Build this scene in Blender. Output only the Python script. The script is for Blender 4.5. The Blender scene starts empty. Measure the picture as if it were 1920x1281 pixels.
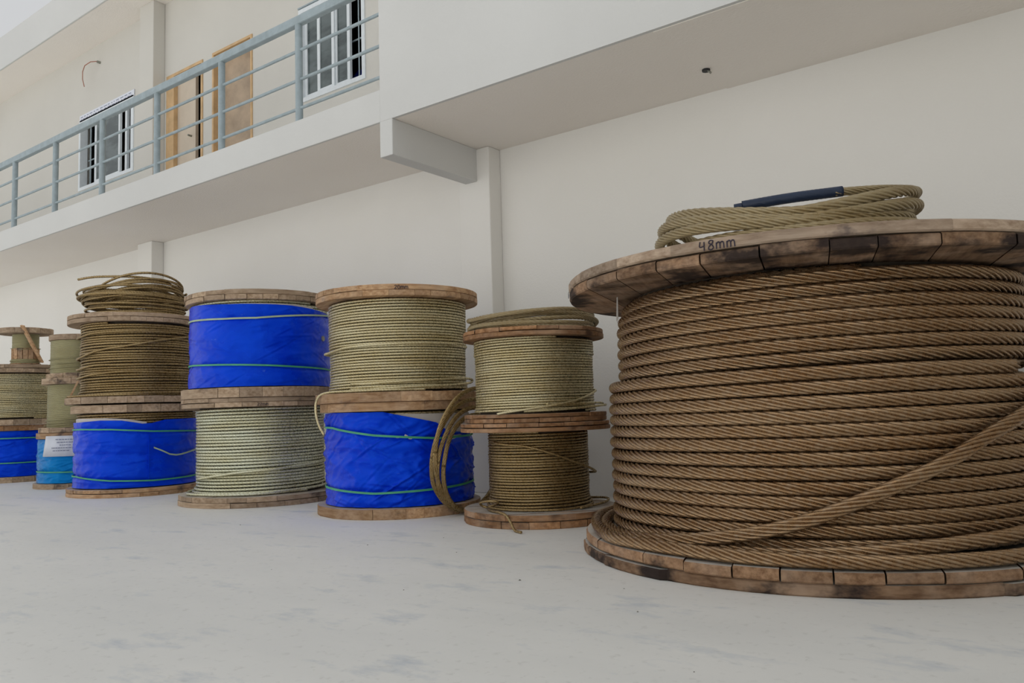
import bpy, math, random
import numpy as np
from mathutils import Vector, Matrix, noise

# ------------------------------------------------------------------ camera, sky, sun, exposure
SC = bpy.context.scene
COL = SC.collection
CAM_H = 0.66
YAW, PITCH, ROLL, FPX = math.radians(37.03), math.radians(4.81), math.radians(-1.695), 1514.0

cam_d = bpy.data.cameras.new('camera')
cam = bpy.data.objects.new('camera', cam_d)
COL.objects.link(cam)
_f = Vector((-math.sin(YAW) * math.cos(PITCH), math.cos(YAW) * math.cos(PITCH), math.sin(PITCH)))
_r = Vector((math.cos(YAW), math.sin(YAW), 0))
_u = _r.cross(_f)
_r2 = _r * math.cos(ROLL) + _u * math.sin(ROLL)
_u2 = -_r * math.sin(ROLL) + _u * math.cos(ROLL)
cam.matrix_world = Matrix(((_r2.x, _u2.x, -_f.x, 0), (_r2.y, _u2.y, -_f.y, 0), (_r2.z, _u2.z, -_f.z, CAM_H), (0, 0, 0, 1)))
cam_d.sensor_width = 36.0
cam_d.lens = FPX * 36.0 / 1920.0
cam_d.clip_start = 0.05
cam_d.clip_end = 200
SC.camera = cam

world = bpy.data.worlds.new('World')
SC.world = world
world.use_nodes = True
wb = world.node_tree.nodes['Background']
wb.inputs['Color'].default_value = (0.985, 1.0, 1.02, 1)
wb.inputs['Strength'].default_value = 0.62

sun_d = bpy.data.lights.new('sun', 'SUN')
sun_d.energy = 4.0
sun_d.angle = math.radians(1.5)
sun_d.color = (1.0, 0.985, 0.97)
sun = bpy.data.objects.new('sun', sun_d)
COL.objects.link(sun)
sun.rotation_euler = Vector((0.12, 0.66, 0.68)).to_track_quat('Z', 'Y').to_euler()

SC.view_settings.view_transform = 'Standard'
SC.view_settings.look = 'None'
SC.view_settings.gamma = 1.0
SC.view_settings.exposure = 0.0
SC.view_settings.use_curve_mapping = False

# ------------------------------------------------------------------ helpers
PI = math.pi
rnd = random.Random(7)


def tag(o, label=None, cat=None, group=None, kind=None):
    if label: o['label'] = label
    if cat: o['category'] = cat
    if group: o['group'] = group
    if kind: o['kind'] = kind
    return o


def empty(name, loc, parent=None):
    o = bpy.data.objects.new(name, None)
    o.empty_display_size = 0.1
    COL.objects.link(o)
    o.location = loc
    o.parent = parent
    return o


def link(name, me, mat, parent=None, loc=(0, 0, 0), rotz=0.0):
    o = bpy.data.objects.new(name, me)
    COL.objects.link(o)
    o.location = loc
    o.rotation_euler = (0, 0, rotz)
    o.parent = parent
    if mat and not me.materials:
        me.materials.append(mat)
    return o


def np_mesh(name, verts, quads, smooth=True):
    verts = np.asarray(verts, dtype=np.float32).reshape(-1, 3)
    quads = np.asarray(quads, dtype=np.int32).reshape(-1, 4)
    me = bpy.data.meshes.new(name)
    me.vertices.add(len(verts))
    me.vertices.foreach_set('co', verts.ravel())
    n = len(quads)
    me.loops.add(n * 4)
    me.polygons.add(n)
    me.loops.foreach_set('vertex_index', quads.ravel())
    me.polygons.foreach_set('loop_start', np.arange(0, n * 4, 4, dtype=np.int32))
    me.polygons.foreach_set('use_smooth', np.full(n, smooth, dtype=bool))
    me.update(calc_edges=True)
    return me


def py_mesh(name, verts, faces, smooth=False):
    me = bpy.data.meshes.new(name)
    me.from_pydata([tuple(v) for v in verts], [], [tuple(f) for f in faces])
    if smooth:
        me.polygons.foreach_set('use_smooth', [True] * len(me.polygons))
    me.update()
    return me


class MB:
    """collects boxes, prisms and tubes into one mesh"""
    def __init__(s): s.v, s.f = [], []

    def add(s, v, f):
        b = len(s.v)
        s.v += [tuple(p) for p in v]
        s.f += [tuple(i + b for i in q) for q in f]
        return s

    def box(s, x0, x1, y0, y1, z0, z1):
        v = [(x0, y0, z0), (x1, y0, z0), (x1, y1, z0), (x0, y1, z0), (x0, y0, z1), (x1, y0, z1), (x1, y1, z1), (x0, y1, z1)]
        return s.add(v, [(3, 2, 1, 0), (4, 5, 6, 7), (0, 1, 5, 4), (1, 2, 6, 5), (2, 3, 7, 6), (3, 0, 4, 7)])

    def obox(s, c, ax, ay, az):
        c, ax, ay, az = Vector(c), Vector(ax), Vector(ay), Vector(az)
        v = [c - ax - ay - az, c + ax - ay - az, c + ax + ay - az, c - ax + ay - az, c - ax - ay + az, c + ax - ay + az, c + ax + ay + az, c - ax + ay + az]
        return s.add(v, [(3, 2, 1, 0), (4, 5, 6, 7), (0, 1, 5, 4), (1, 2, 6, 5), (2, 3, 7, 6), (3, 0, 4, 7)])

    def tube(s, a, b, r, n=12):
        a, b = Vector(a), Vector(b)
        t = (b - a).normalized()
        x = t.orthogonal().normalized()
        y = t.cross(x)
        v = []
        for p in (a, b):
            for i in range(n):
                w = 2 * PI * i / n
                v.append(p + x * r * math.cos(w) + y * r * math.sin(w))
        f = [(i, (i + 1) % n, n + (i + 1) % n, n + i) for i in range(n)]
        f += [tuple(range(n - 1, -1, -1)), tuple(range(n, 2 * n))]
        return s.add(v, f)

    def build(s, name, mat, parent=None, loc=(0, 0, 0), smooth=False):
        return link(name, py_mesh(name, s.v, s.f, smooth), mat, parent, loc)


def bevel(o, w, seg=2):
    m = o.modifiers.new('bevel', 'BEVEL')
    m.width = w
    m.segments = seg
    m.limit_method = 'ANGLE'
    return o


# ------------------------------------------------------------------ materials
def srgb(r, g, b):
    return tuple(((c / 255) / 12.92 if c <= 10 else (((c / 255) + 0.055) / 1.055) ** 2.4) for c in (r, g, b)) + (1,)


class Mat:
    def __init__(s, name, rough=0.6, metal=0.0, spec=0.5):
        s.m = bpy.data.materials.new(name)
        s.m.use_nodes = True
        s.t = s.m.node_tree
        s.b = s.t.nodes['Principled BSDF']
        s.b.inputs['Roughness'].default_value = rough
        s.b.inputs['Metallic'].default_value = metal
        s.b.inputs['Specular IOR Level'].default_value = spec

    def n(s, typ, **kw):
        x = s.t.nodes.new(typ)
        for k, v in kw.items():
            if k in x.inputs: x.inputs[k].default_value = v
            else: setattr(x, k, v)
        return x

    def l(s, a, b): s.t.links.new(a, b)

    def coord(s, scale=(1, 1, 1), kind='Object', rot=(0, 0, 0)):
        tc = s.n('ShaderNodeTexCoord')
        mp = s.n('ShaderNodeMapping')
        mp.inputs['Scale'].default_value = scale
        mp.inputs['Rotation'].default_value = rot
        s.l(tc.outputs[kind], mp.inputs['Vector'])
        return mp.outputs['Vector']

    def geo(s, scale=(1, 1, 1)):
        g = s.n('ShaderNodeNewGeometry')
        mp = s.n('ShaderNodeMapping')
        mp.inputs['Scale'].default_value = scale
        s.l(g.outputs['Position'], mp.inputs['Vector'])
        return mp.outputs['Vector']

    def noise(s, vec, scale, detail=4, rough=0.55):
        x = s.n('ShaderNodeTexNoise')
        x.inputs['Scale'].default_value = scale
        x.inputs['Detail'].default_value = detail
        x.inputs['Roughness'].default_value = rough
        s.l(vec, x.inputs['Vector'])
        return x.outputs['Fac']

    def ramp(s, fac, stops):
        x = s.n('ShaderNodeValToRGB')
        e = x.color_ramp.elements
        while len(e) < len(stops): e.new(0.5)
        for i, (p, c) in enumerate(stops):
            e[i].position = p
            e[i].color = c if len(c) == 4 else tuple(c) + (1,)
        s.l(fac, x.inputs['Fac'])
        return x.outputs['Color']

    def mix(s, fac, a, b, mode='MIX'):
        x = s.n('ShaderNodeMix', data_type='RGBA', blend_type=mode)
        for sock, v in ((x.inputs[0], fac), (x.inputs[6], a), (x.inputs[7], b)):
            if isinstance(v, (int, float)): sock.default_value = v
            elif isinstance(v, tuple): sock.default_value = v
            else: s.l(v, sock)
        return x.outputs[2]

    def math(s, op, a, b=0.0):
        x = s.n('ShaderNodeMath', operation=op)
        for sock, v in ((x.inputs[0], a), (x.inputs[1], b)):
            if isinstance(v, (int, float)): sock.default_value = v
            else: s.l(v, sock)
        return x.outputs[0]

    def color(s, c):
        if isinstance(c, tuple): s.b.inputs['Base Color'].default_value = c
        else: s.l(c, s.b.inputs['Base Color'])
        return s

    def rough(s, c):
        s.l(c, s.b.inputs['Roughness'])
        return s

    def bump(s, h, strength=0.3, dist=0.01):
        x = s.n('ShaderNodeBump')
        x.inputs['Strength'].default_value = strength
        x.inputs['Distance'].default_value = dist
        s.l(h, x.inputs['Height'])
        s.l(x.outputs['Normal'], s.b.inputs['Normal'])
        return s


G0, G1 = (0, 0, 0, 1), (1, 1, 1, 1)


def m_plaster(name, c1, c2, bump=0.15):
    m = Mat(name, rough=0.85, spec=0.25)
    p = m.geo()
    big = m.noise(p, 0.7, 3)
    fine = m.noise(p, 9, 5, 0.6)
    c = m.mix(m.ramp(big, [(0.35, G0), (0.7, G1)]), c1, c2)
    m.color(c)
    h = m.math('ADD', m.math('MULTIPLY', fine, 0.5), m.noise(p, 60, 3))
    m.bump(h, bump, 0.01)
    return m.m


def m_floor():
    m = Mat('concrete_floor', rough=0.6, spec=0.3)
    p = m.geo()
    a = m.noise(m.geo((0.35, 0.9, 1)), 1.1, 6, 0.6)
    b = m.noise(m.geo((0.8, 1.6, 1)), 3.4, 6, 0.65)
    c = m.noise(p, 28, 4, 0.6)
    col = m.mix(m.ramp(a, [(0.35, G0), (0.68, G1)]), srgb(231, 231, 227), srgb(243, 242, 237))
    col = m.mix(m.ramp(b, [(0.56, G0), (0.74, G1)]), col, srgb(204, 209, 214))
    col = m.mix(m.math('MULTIPLY', m.ramp(c, [(0.3, G1), (0.42, G0)]), 0.18), col, srgb(150, 148, 140))
    m.color(col)
    m.rough(m.ramp(b, [(0.3, (0.5, 0.5, 0.5)), (0.75, (0.72, 0.72, 0.72))]))
    m.bump(m.math('ADD', a, m.math('MULTIPLY', c, 0.15)), 0.12, 0.02)
    return m.m


def m_wood(name, ca, cb, stain=(0.62, 0.72), dust=0.0, stain_col=srgb(38, 32, 34)):
    """sawn boards: grain along local Y, random tint for each board, dark ink and grease stains"""
    m = Mat(name, rough=0.8, spec=0.25)
    oi = m.n('ShaderNodeObjectInfo')
    off = m.n('ShaderNodeVectorMath', operation='SCALE')
    cmb = m.n('ShaderNodeCombineXYZ')
    for i in range(3): m.l(oi.outputs['Random'], cmb.inputs[i])
    m.l(cmb.outputs[0], off.inputs[0])
    off.inputs['Scale'].default_value = 37.0
    tc = m.n('ShaderNodeTexCoord')
    add = m.n('ShaderNodeVectorMath', operation='ADD')
    m.l(tc.outputs['Object'], add.inputs[0])
    m.l(off.outputs[0], add.inputs[1])
    mp = m.n('ShaderNodeMapping')
    mp.inputs['Scale'].default_value = (24, 2.2, 30)
    m.l(add.outputs[0], mp.inputs['Vector'])
    grain = m.noise(mp.outputs['Vector'], 1.6, 6, 0.62)
    blot = m.noise(add.outputs[0], 5.0, 4, 0.6)
    c = m.mix(m.ramp(grain, [(0.32, G0), (0.68, G1)]), ca, cb)
    hsv = m.n('ShaderNodeHueSaturation')
    m.l(c, hsv.inputs['Color'])
    m.l(m.math('ADD', m.math('MULTIPLY', oi.outputs['Random'], 0.55), 0.72), hsv.inputs['Value'])
    c = m.mix(m.ramp(blot, [(0.45, G0), (0.8, (0.6, 0.6, 0.6))]), hsv.outputs['Color'], srgb(196, 172, 150))
    st = m.noise(m.geo((1, 1, 1.6)), 3.6, 5, 0.6)
    c = m.mix(m.math('MULTIPLY', m.ramp(st, [(stain[0], G0), (stain[1], G1)]), 0.9), c, stain_col)
    if dust > 0:
        g = m.n('ShaderNodeNewGeometry')
        sep = m.n('ShaderNodeSeparateXYZ')
        m.l(g.outputs['Normal'], sep.inputs[0])
        up = m.ramp(sep.outputs['Z'], [(0.75, G0), (0.95, G1)])
        dn = m.ramp(m.noise(m.geo(), 6, 4), [(0.2, (0.4, 0.4, 0.4)), (0.55, G1)])
        c = m.mix(m.math('MULTIPLY', m.math('MULTIPLY', up, dn), dust), c, srgb(205, 203, 196))
    m.color(c)
    m.bump(m.math('ADD', grain, m.math('MULTIPLY', blot, 0.4)), 0.35, 0.006)
    return m.m


def m_rope(name, ca, cb, cc, rough=0.42, metal=0.55):
    m = Mat(name, rough=rough, metal=metal, spec=0.5)
    p = m.geo()
    a = m.noise(m.geo((1, 1, 5)), 2.6, 4)
    b = m.noise(p, 55, 3, 0.6)
    c = m.mix(m.ramp(a, [(0.3, G0), (0.7, G1)]), ca, cb)
    c = m.mix(m.math('MULTIPLY', m.ramp(b, [(0.45, G0), (0.8, G1)]), 0.35), c, cc)
    m.color(c)
    m.rough(m.ramp(b, [(0.3, (rough - .1,) * 3), (0.7, (rough + .16,) * 3)]))
    m.bump(m.noise(p, 260, 2), 0.06, 0.002)
    return m.m


def m_tarp(name, ca, cb, cw):
    m = Mat(name, rough=0.3, spec=0.6)
    m.b.inputs['Specular Tint'].default_value = (0.10, 0.46, 1.0, 1)
    p = m.geo()
    a = m.noise(m.geo((1, 1, 1.4)), 4.0, 4)
    c = m.mix(m.ramp(a, [(0.3, G0), (0.75, G1)]), ca, cb)
    w = m.noise(m.geo((1, 1, 3.0)), 9.0, 6, 0.7)
    c = m.mix(m.math('MULTIPLY', m.ramp(w, [(0.66, G0), (0.78, G1)]), 0.45), c, cw)
    m.color(c)
    m.rough(m.ramp(a, [(0.3, (0.2, 0.2, 0.2)), (0.7, (0.36, 0.36, 0.36))]))
    wv = m.n('ShaderNodeTexWave', bands_direction='Z')
    wv.inputs['Scale'].default_value = 90
    m.l(p, wv.inputs['Vector'])
    m.bump(m.math('ADD', m.math('MULTIPLY', wv.outputs['Fac'], 0.12), m.noise(p, 26, 4, 0.6)), 0.22, 0.01)
    return m.m


def m_plain(name, c, rough=0.5, metal=0.0, spec=0.5, var=0.12, sc=14):
    m = Mat(name, rough=rough, metal=metal, spec=spec)
    p = m.geo()
    k = m.noise(p, sc, 4)
    dark = tuple(v * (1 - var) for v in c[:3]) + (1,)
    lite = tuple(min(1, v * (1 + var)) for v in c[:3]) + (1,)
    m.color(m.mix(m.ramp(k, [(0.3, G0), (0.7, G1)]), dark, lite))
    m.bump(m.noise(p, sc * 6, 2), 0.06, 0.004)
    return m.m


M = {}
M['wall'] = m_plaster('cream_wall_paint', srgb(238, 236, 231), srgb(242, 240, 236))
M['soffit'] = m_plaster('soffit_paint', srgb(246, 239, 231), srgb(249, 243, 236), 0.25)
M['white'] = m_plaster('white_parapet_paint', srgb(213, 213, 211), srgb(219, 219, 217))
M['wall_up'] = m_plaster('cream_wall_paint_dimmed', srgb(210, 207, 200), srgb(216, 213, 206))  # same cream paint as below, darkened to offset the stronger light upstairs
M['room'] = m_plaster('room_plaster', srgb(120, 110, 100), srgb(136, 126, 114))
M['floor'] = m_floor()
M['rail'] = m_plain('grey_blue_rail_paint', srgb(158, 172, 178), 0.45)
M['wood_tan'] = m_wood('tan_reel_wood', srgb(150, 112, 78), srgb(200, 166, 130), (0.6, 0.72), 0.5, srgb(72, 66, 70))
M['wood_red'] = m_wood('reddish_reel_wood', srgb(122, 84, 54), srgb(176, 134, 96), (0.54, 0.7), 0.75)
M['wood_big'] = m_wood('big_reel_wood', srgb(112, 82, 58), srgb(170, 136, 106), (0.57, 0.66), 0.85)
M['wood_dark'] = m_wood('stained_reel_wood', srgb(110, 82, 60), srgb(164, 132, 104), (0.47, 0.58), 0.85, srgb(30, 24, 26))
M['wood_pale'] = m_wood('greyed_reel_wood', srgb(138, 116, 96), srgb(186, 166, 146), (0.6, 0.7), 0.85, srgb(52, 44, 56))
M['wood_grey'] = m_wood('weathered_reel_wood', srgb(140, 116, 92), srgb(186, 164, 140), (0.58, 0.7), 0.6, srgb(60, 52, 52))
M['rope_big'] = m_rope('greased_brown_rope', srgb(140, 108, 74), srgb(162, 134, 102), srgb(192, 180, 162), 0.29, 0.75)
M['rope_olive'] = m_rope('olive_steel_rope', srgb(200, 182, 134), srgb(216, 206, 170), srgb(224, 220, 198), 0.27, 0.6)
M['rope_pale'] = m_rope('pale_steel_rope', srgb(212, 206, 168), srgb(226, 228, 206), srgb(232, 238, 226), 0.27, 0.6)
M['rope_brown'] = m_rope('brown_steel_rope', srgb(146, 120, 76), srgb(168, 144, 100), srgb(192, 178, 146), 0.28, 0.6)
M['rope_coil'] = m_rope('dusty_tan_rope', srgb(150, 130, 92), srgb(166, 150, 116), srgb(188, 180, 158), 0.36, 0.35)
M['rope_fine'] = m_rope('fine_grey_rope', srgb(158, 150, 112), srgb(172, 166, 130), srgb(184, 180, 150))
M['tarp'] = m_tarp('blue_tarpaulin', srgb(0, 44, 214), srgb(4, 66, 238), srgb(130, 175, 240))
M['tarp_teal'] = m_tarp('faded_blue_tarpaulin', srgb(0, 112, 190), srgb(16, 142, 216), srgb(160, 200, 225))
M['strap'] = m_plain('green_strap', srgb(70, 165, 125), 0.45)
M['strap_pale'] = m_plain('pale_strap', srgb(170, 190, 160), 0.5)
M['liner'] = m_plain('white_liner', srgb(214, 208, 204), 0.6, var=0.05)
M['drum'] = m_plain('dark_drum', srgb(60, 50, 38), 0.8)
M['ink'] = m_plain('marker_ink', srgb(52, 44, 58), 0.8, var=0.2)
M['sleeve'] = m_plain('black_blue_sleeve', srgb(28, 44, 70), 0.45)
M['frame'] = m_plain('white_window_frame', srgb(226, 232, 236), 0.4, var=0.04)
M['timber'] = m_plain('door_timber', srgb(206, 172, 128), 0.6, var=0.15, sc=8)
M['door_a'] = m_plain('pale_door_leaf', srgb(206, 192, 174), 0.6, var=0.06, sc=5)
M['door_b'] = m_plain('brown_door_leaf', srgb(178, 158, 136), 0.6, var=0.2, sc=5)
M['wire'] = m_plain('copper_wire', srgb(170, 116, 96), 0.5)
M['black'] = m_plain('black_rubber', srgb(30, 32, 34), 0.6)
M['paper'] = m_plain('white_paper', srgb(226, 230, 240), 0.5, var=0.03)
M['print'] = m_plain('grey_print', srgb(140, 146, 165), 0.7)
M['twine'] = m_plain('white_twine', srgb(200, 196, 190), 0.8)
M['steel'] = m_plain('dull_steel', srgb(150, 150, 140), 0.45, 0.6)
M['stone'] = m_plain('floor_grit', srgb(120, 118, 110), 0.9)


def m_glass():
    m = Mat('window_glass', rough=0.04, spec=0.8)
    m.b.inputs['IOR'].default_value = 1.6
    k = m.noise(m.geo((1, 1, 2.5)), 2.2, 3)
    m.color(m.mix(m.ramp(k, [(0.42, G0), (0.6, G1)]), srgb(46, 60, 60), srgb(86, 98, 98)))
    return m.m


M['glass'] = m_glass()

# ------------------------------------------------------------------ the setting
WY, FY = 5.214, 4.0986            # ground floor wall plane, balcony front plane
ZS, ZT = 2.815, 3.062             # balcony soffit and floor
XL, XR = -24.0, 7.0
XR_W = 1.9


def struct(o, label=None):
    o['kind'] = 'structure'
    if label: o['label'] = label
    return o


struct(MB().box(-60, 30, -60, 9.0, -0.2, 0.0).build('floor', M['floor']))
struct(MB().box(XL, XR, WY, WY + 0.2, 0.0, ZS).build('wall_back', M['wall']))
for i, xc in enumerate((-4.3255, -9.535, -14.745)):
    struct(bevel(MB().box(xc, xc + 0.325, WY - 0.155, WY, 0.0, ZS).build('column', M['wall']), 0.008), 'square plastered pilaster on the ground floor wall')
struct(MB().box(XL, XR, FY + 0.02, WY + 0.2, ZS, ZT - 0.02).build('ceiling', M['soffit']), 'underside of the balcony slab')
struct(bevel(MB().box(XL, -4.2505, FY - 0.004, FY + 0.02, ZS - 0.002, ZT).build('balcony_fascia', M['white']), 0.006), 'white painted balcony edge below the railing')
struct(MB().box(XL, -4.2505, FY + 0.021, WY, ZT - 0.019, ZT).build('balcony_floor', M['floor']), 'concrete balcony floor')
struct(MB().box(-4.25, XR, FY - 0.006, FY + 0.02, ZS - 0.002, ZT - .02).box(-4.25, XR, FY - 0.006, FY + 0.14, ZT - .02, 4.25).build('wall_parapet', M['white']), 'tall solid white parapet wall')
struct(MB().box(-4.25, -4.11, FY + 0.14, WY, ZT, 4.25).build('wall_parapet_return', M['white']))
struct(MB().box(XR_W, XR_W + 0.2, -1.5, WY, 0.0, 6.3).build('wall_right_blocker', M['wall']))  # unseen return wall, added to keep light off the right side
for xc in (-4.257, -9.467, -14.677):
    if xc < -5: continue
    struct(bevel(MB().box(xc, xc + 0.13, FY - 0.006, WY - 0.15, 2.541, ZS).build('beam', M['white']), 0.006), 'white cross beam under the balcony')
# unseen wall across the yard, added to bounce sun onto the facade
struct(MB().box(-30, 12, -11.4, -11.0, 0.0, 6.6).build('wall_opposite_bounce', M['white']), 'unseen white wall added across the yard to bounce sunlight')
# slab joint and a conduit hole in the soffit
struct(MB().box(-2.02, XR, FY + 0.022, WY, ZS - 0.006, ZS).build('trim_1', M['soffit']), 'slightly lower soffit panel right of the joint')
t = empty('conduit_stub', (-2.0, 4.816, ZS - 0.006))
tag(t, 'small dark conduit stub poking from the soffit hole', 'conduit')
v, f = [], []
mb = MB()
mb.tube((0, 0, 0), (0, 0, -0.012), 0.026, 14)
mb.build('collar', M['black'], t)
MB().tube((0.005, 0, 0), (0.03, 0.005, -0.03), 0.007, 8).build('wire_end', M['steel'], t)

# upper storey wall with openings
OPEN = {'win1': (-11.43, -9.945, 3.865, 4.87), 'door1': (-9.155, -8.37, ZT, 4.88), 'door2': (-8.17, -7.405, ZT, 4.89), 'win2': (-6.6, -5.6, 3.88, 4.885)}
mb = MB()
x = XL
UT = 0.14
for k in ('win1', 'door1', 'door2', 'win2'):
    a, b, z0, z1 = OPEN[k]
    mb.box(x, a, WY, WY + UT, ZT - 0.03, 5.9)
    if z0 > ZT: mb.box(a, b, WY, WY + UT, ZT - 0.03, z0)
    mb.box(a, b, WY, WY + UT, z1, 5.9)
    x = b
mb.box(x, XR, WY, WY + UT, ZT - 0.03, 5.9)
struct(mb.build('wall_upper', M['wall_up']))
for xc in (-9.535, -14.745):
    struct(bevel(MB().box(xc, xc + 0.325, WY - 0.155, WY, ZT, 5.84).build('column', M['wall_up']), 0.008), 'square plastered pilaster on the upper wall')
# rooms behind the openings
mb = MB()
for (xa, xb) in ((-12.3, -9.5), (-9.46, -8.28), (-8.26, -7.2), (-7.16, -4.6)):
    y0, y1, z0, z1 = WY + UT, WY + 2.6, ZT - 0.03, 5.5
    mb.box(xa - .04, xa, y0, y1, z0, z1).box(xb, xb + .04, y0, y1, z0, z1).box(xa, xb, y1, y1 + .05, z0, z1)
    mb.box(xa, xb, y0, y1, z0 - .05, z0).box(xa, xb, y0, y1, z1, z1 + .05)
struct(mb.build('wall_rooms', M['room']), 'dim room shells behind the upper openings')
# roof
struct(MB().box(XL, XR, 4.71, WY + 0.2, 5.84, 6.3).build('ceiling_roof', M['soffit']), 'underside of the roof overhang')
struct(bevel(MB().box(XL, XR, 4.685, 4.71, 5.838, 6.335).build('roof_fascia', M['white']), 0.006), 'white roof edge above the balcony')

# --- windows
def frame_bars(name, rects, y0, y1, mat, parent):
    mb = MB()
    for (a, b, c, d) in rects: mb.box(a, b, y0, y1, c, d)
    return mb.build(name, mat, parent)


def window(name, key, sashes, mull):
    a, b, z0, z1 = OPEN[key]
    root = struct(empty(name, (a, WY, z0)))
    w, h = b - a, z1 - z0
    fw = 0.045
    frame_bars('window_frame', [(0, fw, 0, h), (w - fw, w, 0, h), (fw, w - fw, 0, fw), (fw, w - fw, h - fw, h)], -0.012, 0.09, M['frame'], root)
    for (p, q_, yo) in sashes:
        s = frame_bars('sash', [(p, p + .04, fw, h - fw), (q_ - .04, q_, fw, h - fw), (p + .04, q_ - .04, fw, fw + .04), (p + .04, q_ - .04, h - fw - .04, h - fw)], 0.012 + yo, 0.042 + yo, M['frame'], root)
        MB().box(p + .04, q_ - .04, 0.024 + yo, 0.03 + yo, fw + .04, h - fw - .04).build('pane', M['glass'], s)
    for (xx, tt) in mull:
        MB().box(xx, xx + tt, 0.05, 0.085, fw, h - fw).build('mullion', M['frame'], root)
    return root


w1 = window('window_1', 'win1', [(0.42, 1.10, 0.0)], [(0.34, 0.05), (1.16, 0.05), (1.30, 0.06)])
w2 = window('window_2', 'win2', [(0.045, 0.29, 0.02), (0.27, 0.53, 0.0), (0.51, 0.74, 0.02)], [])
for xx in (0.80, 0.88):
    MB().tube((xx, 0.10, 0.03), (xx, 0.10, 0.97), 0.008, 8).build('security_bar', M['rail'], w2)
MB().tube((0.02, 0.112, 0.50), (0.98, 0.112, 0.50), 0.009, 8).build('security_bar', M['rail'], w2)
MB().tube((0.06, 0.10, 0.45), (0.33, 0.10, 0.45), 0.009, 8).build('security_bar', M['rail'], w1)
for xx in (0.12, 0.25):
    MB().tube((xx, 0.10, 0.03), (xx, 0.10, 0.97), 0.012, 8).build('security_bar', M['rail'], w1)
# protective film strip over the first window and a thin drip line over the second
film = MB().box(0.02, 1.5, -0.012, -0.004, 0.985, 1.075).build('film_strip', M['paper'], w1)
mb = MB()
for row in range(2):
    xx = 0.05
    while xx < 1.45:
        L = rnd.uniform(0.02, 0.09)
        mb.box(xx, min(xx + L, 1.47), -0.0135, -0.012, 1.005 + row * 0.032, 1.017 + row * 0.032)
        xx += L + rnd.uniform(0.02, 0.05)
mb.build('film_print', M['print'], film)
MB().box(0.0, 0.42, -0.02, 0.0, 1.01, 1.025).build('drip_strip', M['rail'], w2)
# blue sheet heaped inside the second room
gv, gf = [], []
for i in range(13):
    for j in range(9):
        u, w_ = i / 12, j / 8
        hgt = 0.42 * math.sin(PI * u) ** .6 * math.sin(PI * w_) ** .6 + 0.06 * noise.noise(Vector((u * 5, w_ * 5, 1)))
        gv.append((-6.55 + u * 0.85, 5.40 + w_ * 0.55, ZT - .03 + max(0, hgt) * 2.95))
for i in range(12):
    for j in range(8):
        k = i * 9 + j
        gf.append((k, k + 9, k + 10, k + 1))
tag(link('folded_sheet', py_mesh('folded_sheet', gv, gf, True), M['tarp']), 'bright blue sheet heaped inside the open upper window', 'sheet')

# --- doors
def door(name, key, leaf_mat, ang, hinge_left, jamb, jl=None, ly=UT - 0.05, lw=None):
    jl = jl or jamb
    a, b, z0, z1 = OPEN[key]
    root = struct(empty(name, (a, WY, z0)))
    w, h = b - a, z1 - z0
    for (p, q_) in ((0, jl), (w - jamb, w)):
        MB().box(p, q_, -0.012, UT + 0.01, 0, h).build('door_jamb', M['timber'], root)
    MB().box(jl, w - jamb, -0.012, UT + 0.01, h - jamb, h).build('door_head', M['timber'], root)
    lw = lw or w - jl - jamb - 0.004
    lf = MB().box(0, lw, 0, 0.04, 0.01, h - jamb - 0.01)
    if not hinge_left: lf = MB().box(-lw, 0, 0, 0.04, 0.01, h - jamb - 0.01)
    leaf = lf.build('door_leaf', leaf_mat, root, (jl + 0.002 if hinge_left else w - jamb, ly, 0))
    leaf.rotation_euler[2] = ang
    hx = lw - 0.08 if hinge_left else -lw + 0.08
    MB().tube((hx, -0.05, 0.98), (hx, 0.09, 0.98), 0.012, 10).build('door_handle', M['steel'], leaf)
    return root


door('door_1', 'door1', M['door_a'], math.radians(2), True, 0.035, 0.17, 0.04, 0.37)
door('door_2', 'door2', M['door_b'], math.radians(7), True, 0.03)

# --- railing
rail = empty('balcony_railing', (-4.25, FY + 0.03, ZT))
tag(rail, 'pale blue-grey steel balcony railing with thick handrail and three bars', 'railing')
RX0 = XL + 4.25
bevel(MB().box(RX0, 0, -0.03, 0.03, 0.82, 0.895).build('handrail', M['rail'], rail), 0.012)
for z in (0.112, 0.355, 0.605):
    MB().tube((RX0, 0, z), (0, 0, z), 0.0135, 12).build('rail_bar', M['rail'], rail, smooth=False)
for k in range(14):
    xx = -5.232 - 1.0985 * k + 4.25
    MB().tube((xx, 0, -0.002), (xx, 0, 0.825), 0.031, 16).build('post', M['rail'], rail)

# wire stub on the upper wall
pts = [(-10.86, WY + 0.01, 5.565), (-10.87, WY - .05, 5.57), (-10.93, WY - .10, 5.565), (-11.03, WY - .13, 5.53), (-11.09, WY - .13, 5.46), (-11.11, WY - .12, 5.36), (-11.10, WY - .10, 5.26)]
wr = empty('loose_wire', pts[0])
tag(wr, 'thin copper-coloured wire stub curling from the upper wall', 'wire')
mb = MB()
for p, q_ in zip(pts[:-1], pts[1:]):
    mb.tube(Vector(p) - Vector(pts[0]), Vector(q_) - Vector(pts[0]), 0.006, 8)
mb.build('wire', M['wire'], wr)
MB().tube((0, 0, 0), (-0.02, -0.05, 0.01), 0.018, 10).build('conduit_end', M['steel'], wr)

# ------------------------------------------------------------------ reels
def frames(P, ref):
    T = np.gradient(P, axis=0)
    T /= np.linalg.norm(T, axis=1)[:, None]
    ref = np.broadcast_to(np.asarray(ref, float), P.shape)
    N = ref - T * (T * ref).sum(1)[:, None]
    N /= np.linalg.norm(N, axis=1)[:, None]
    B = np.cross(T, N)
    return T, N, B


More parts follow.
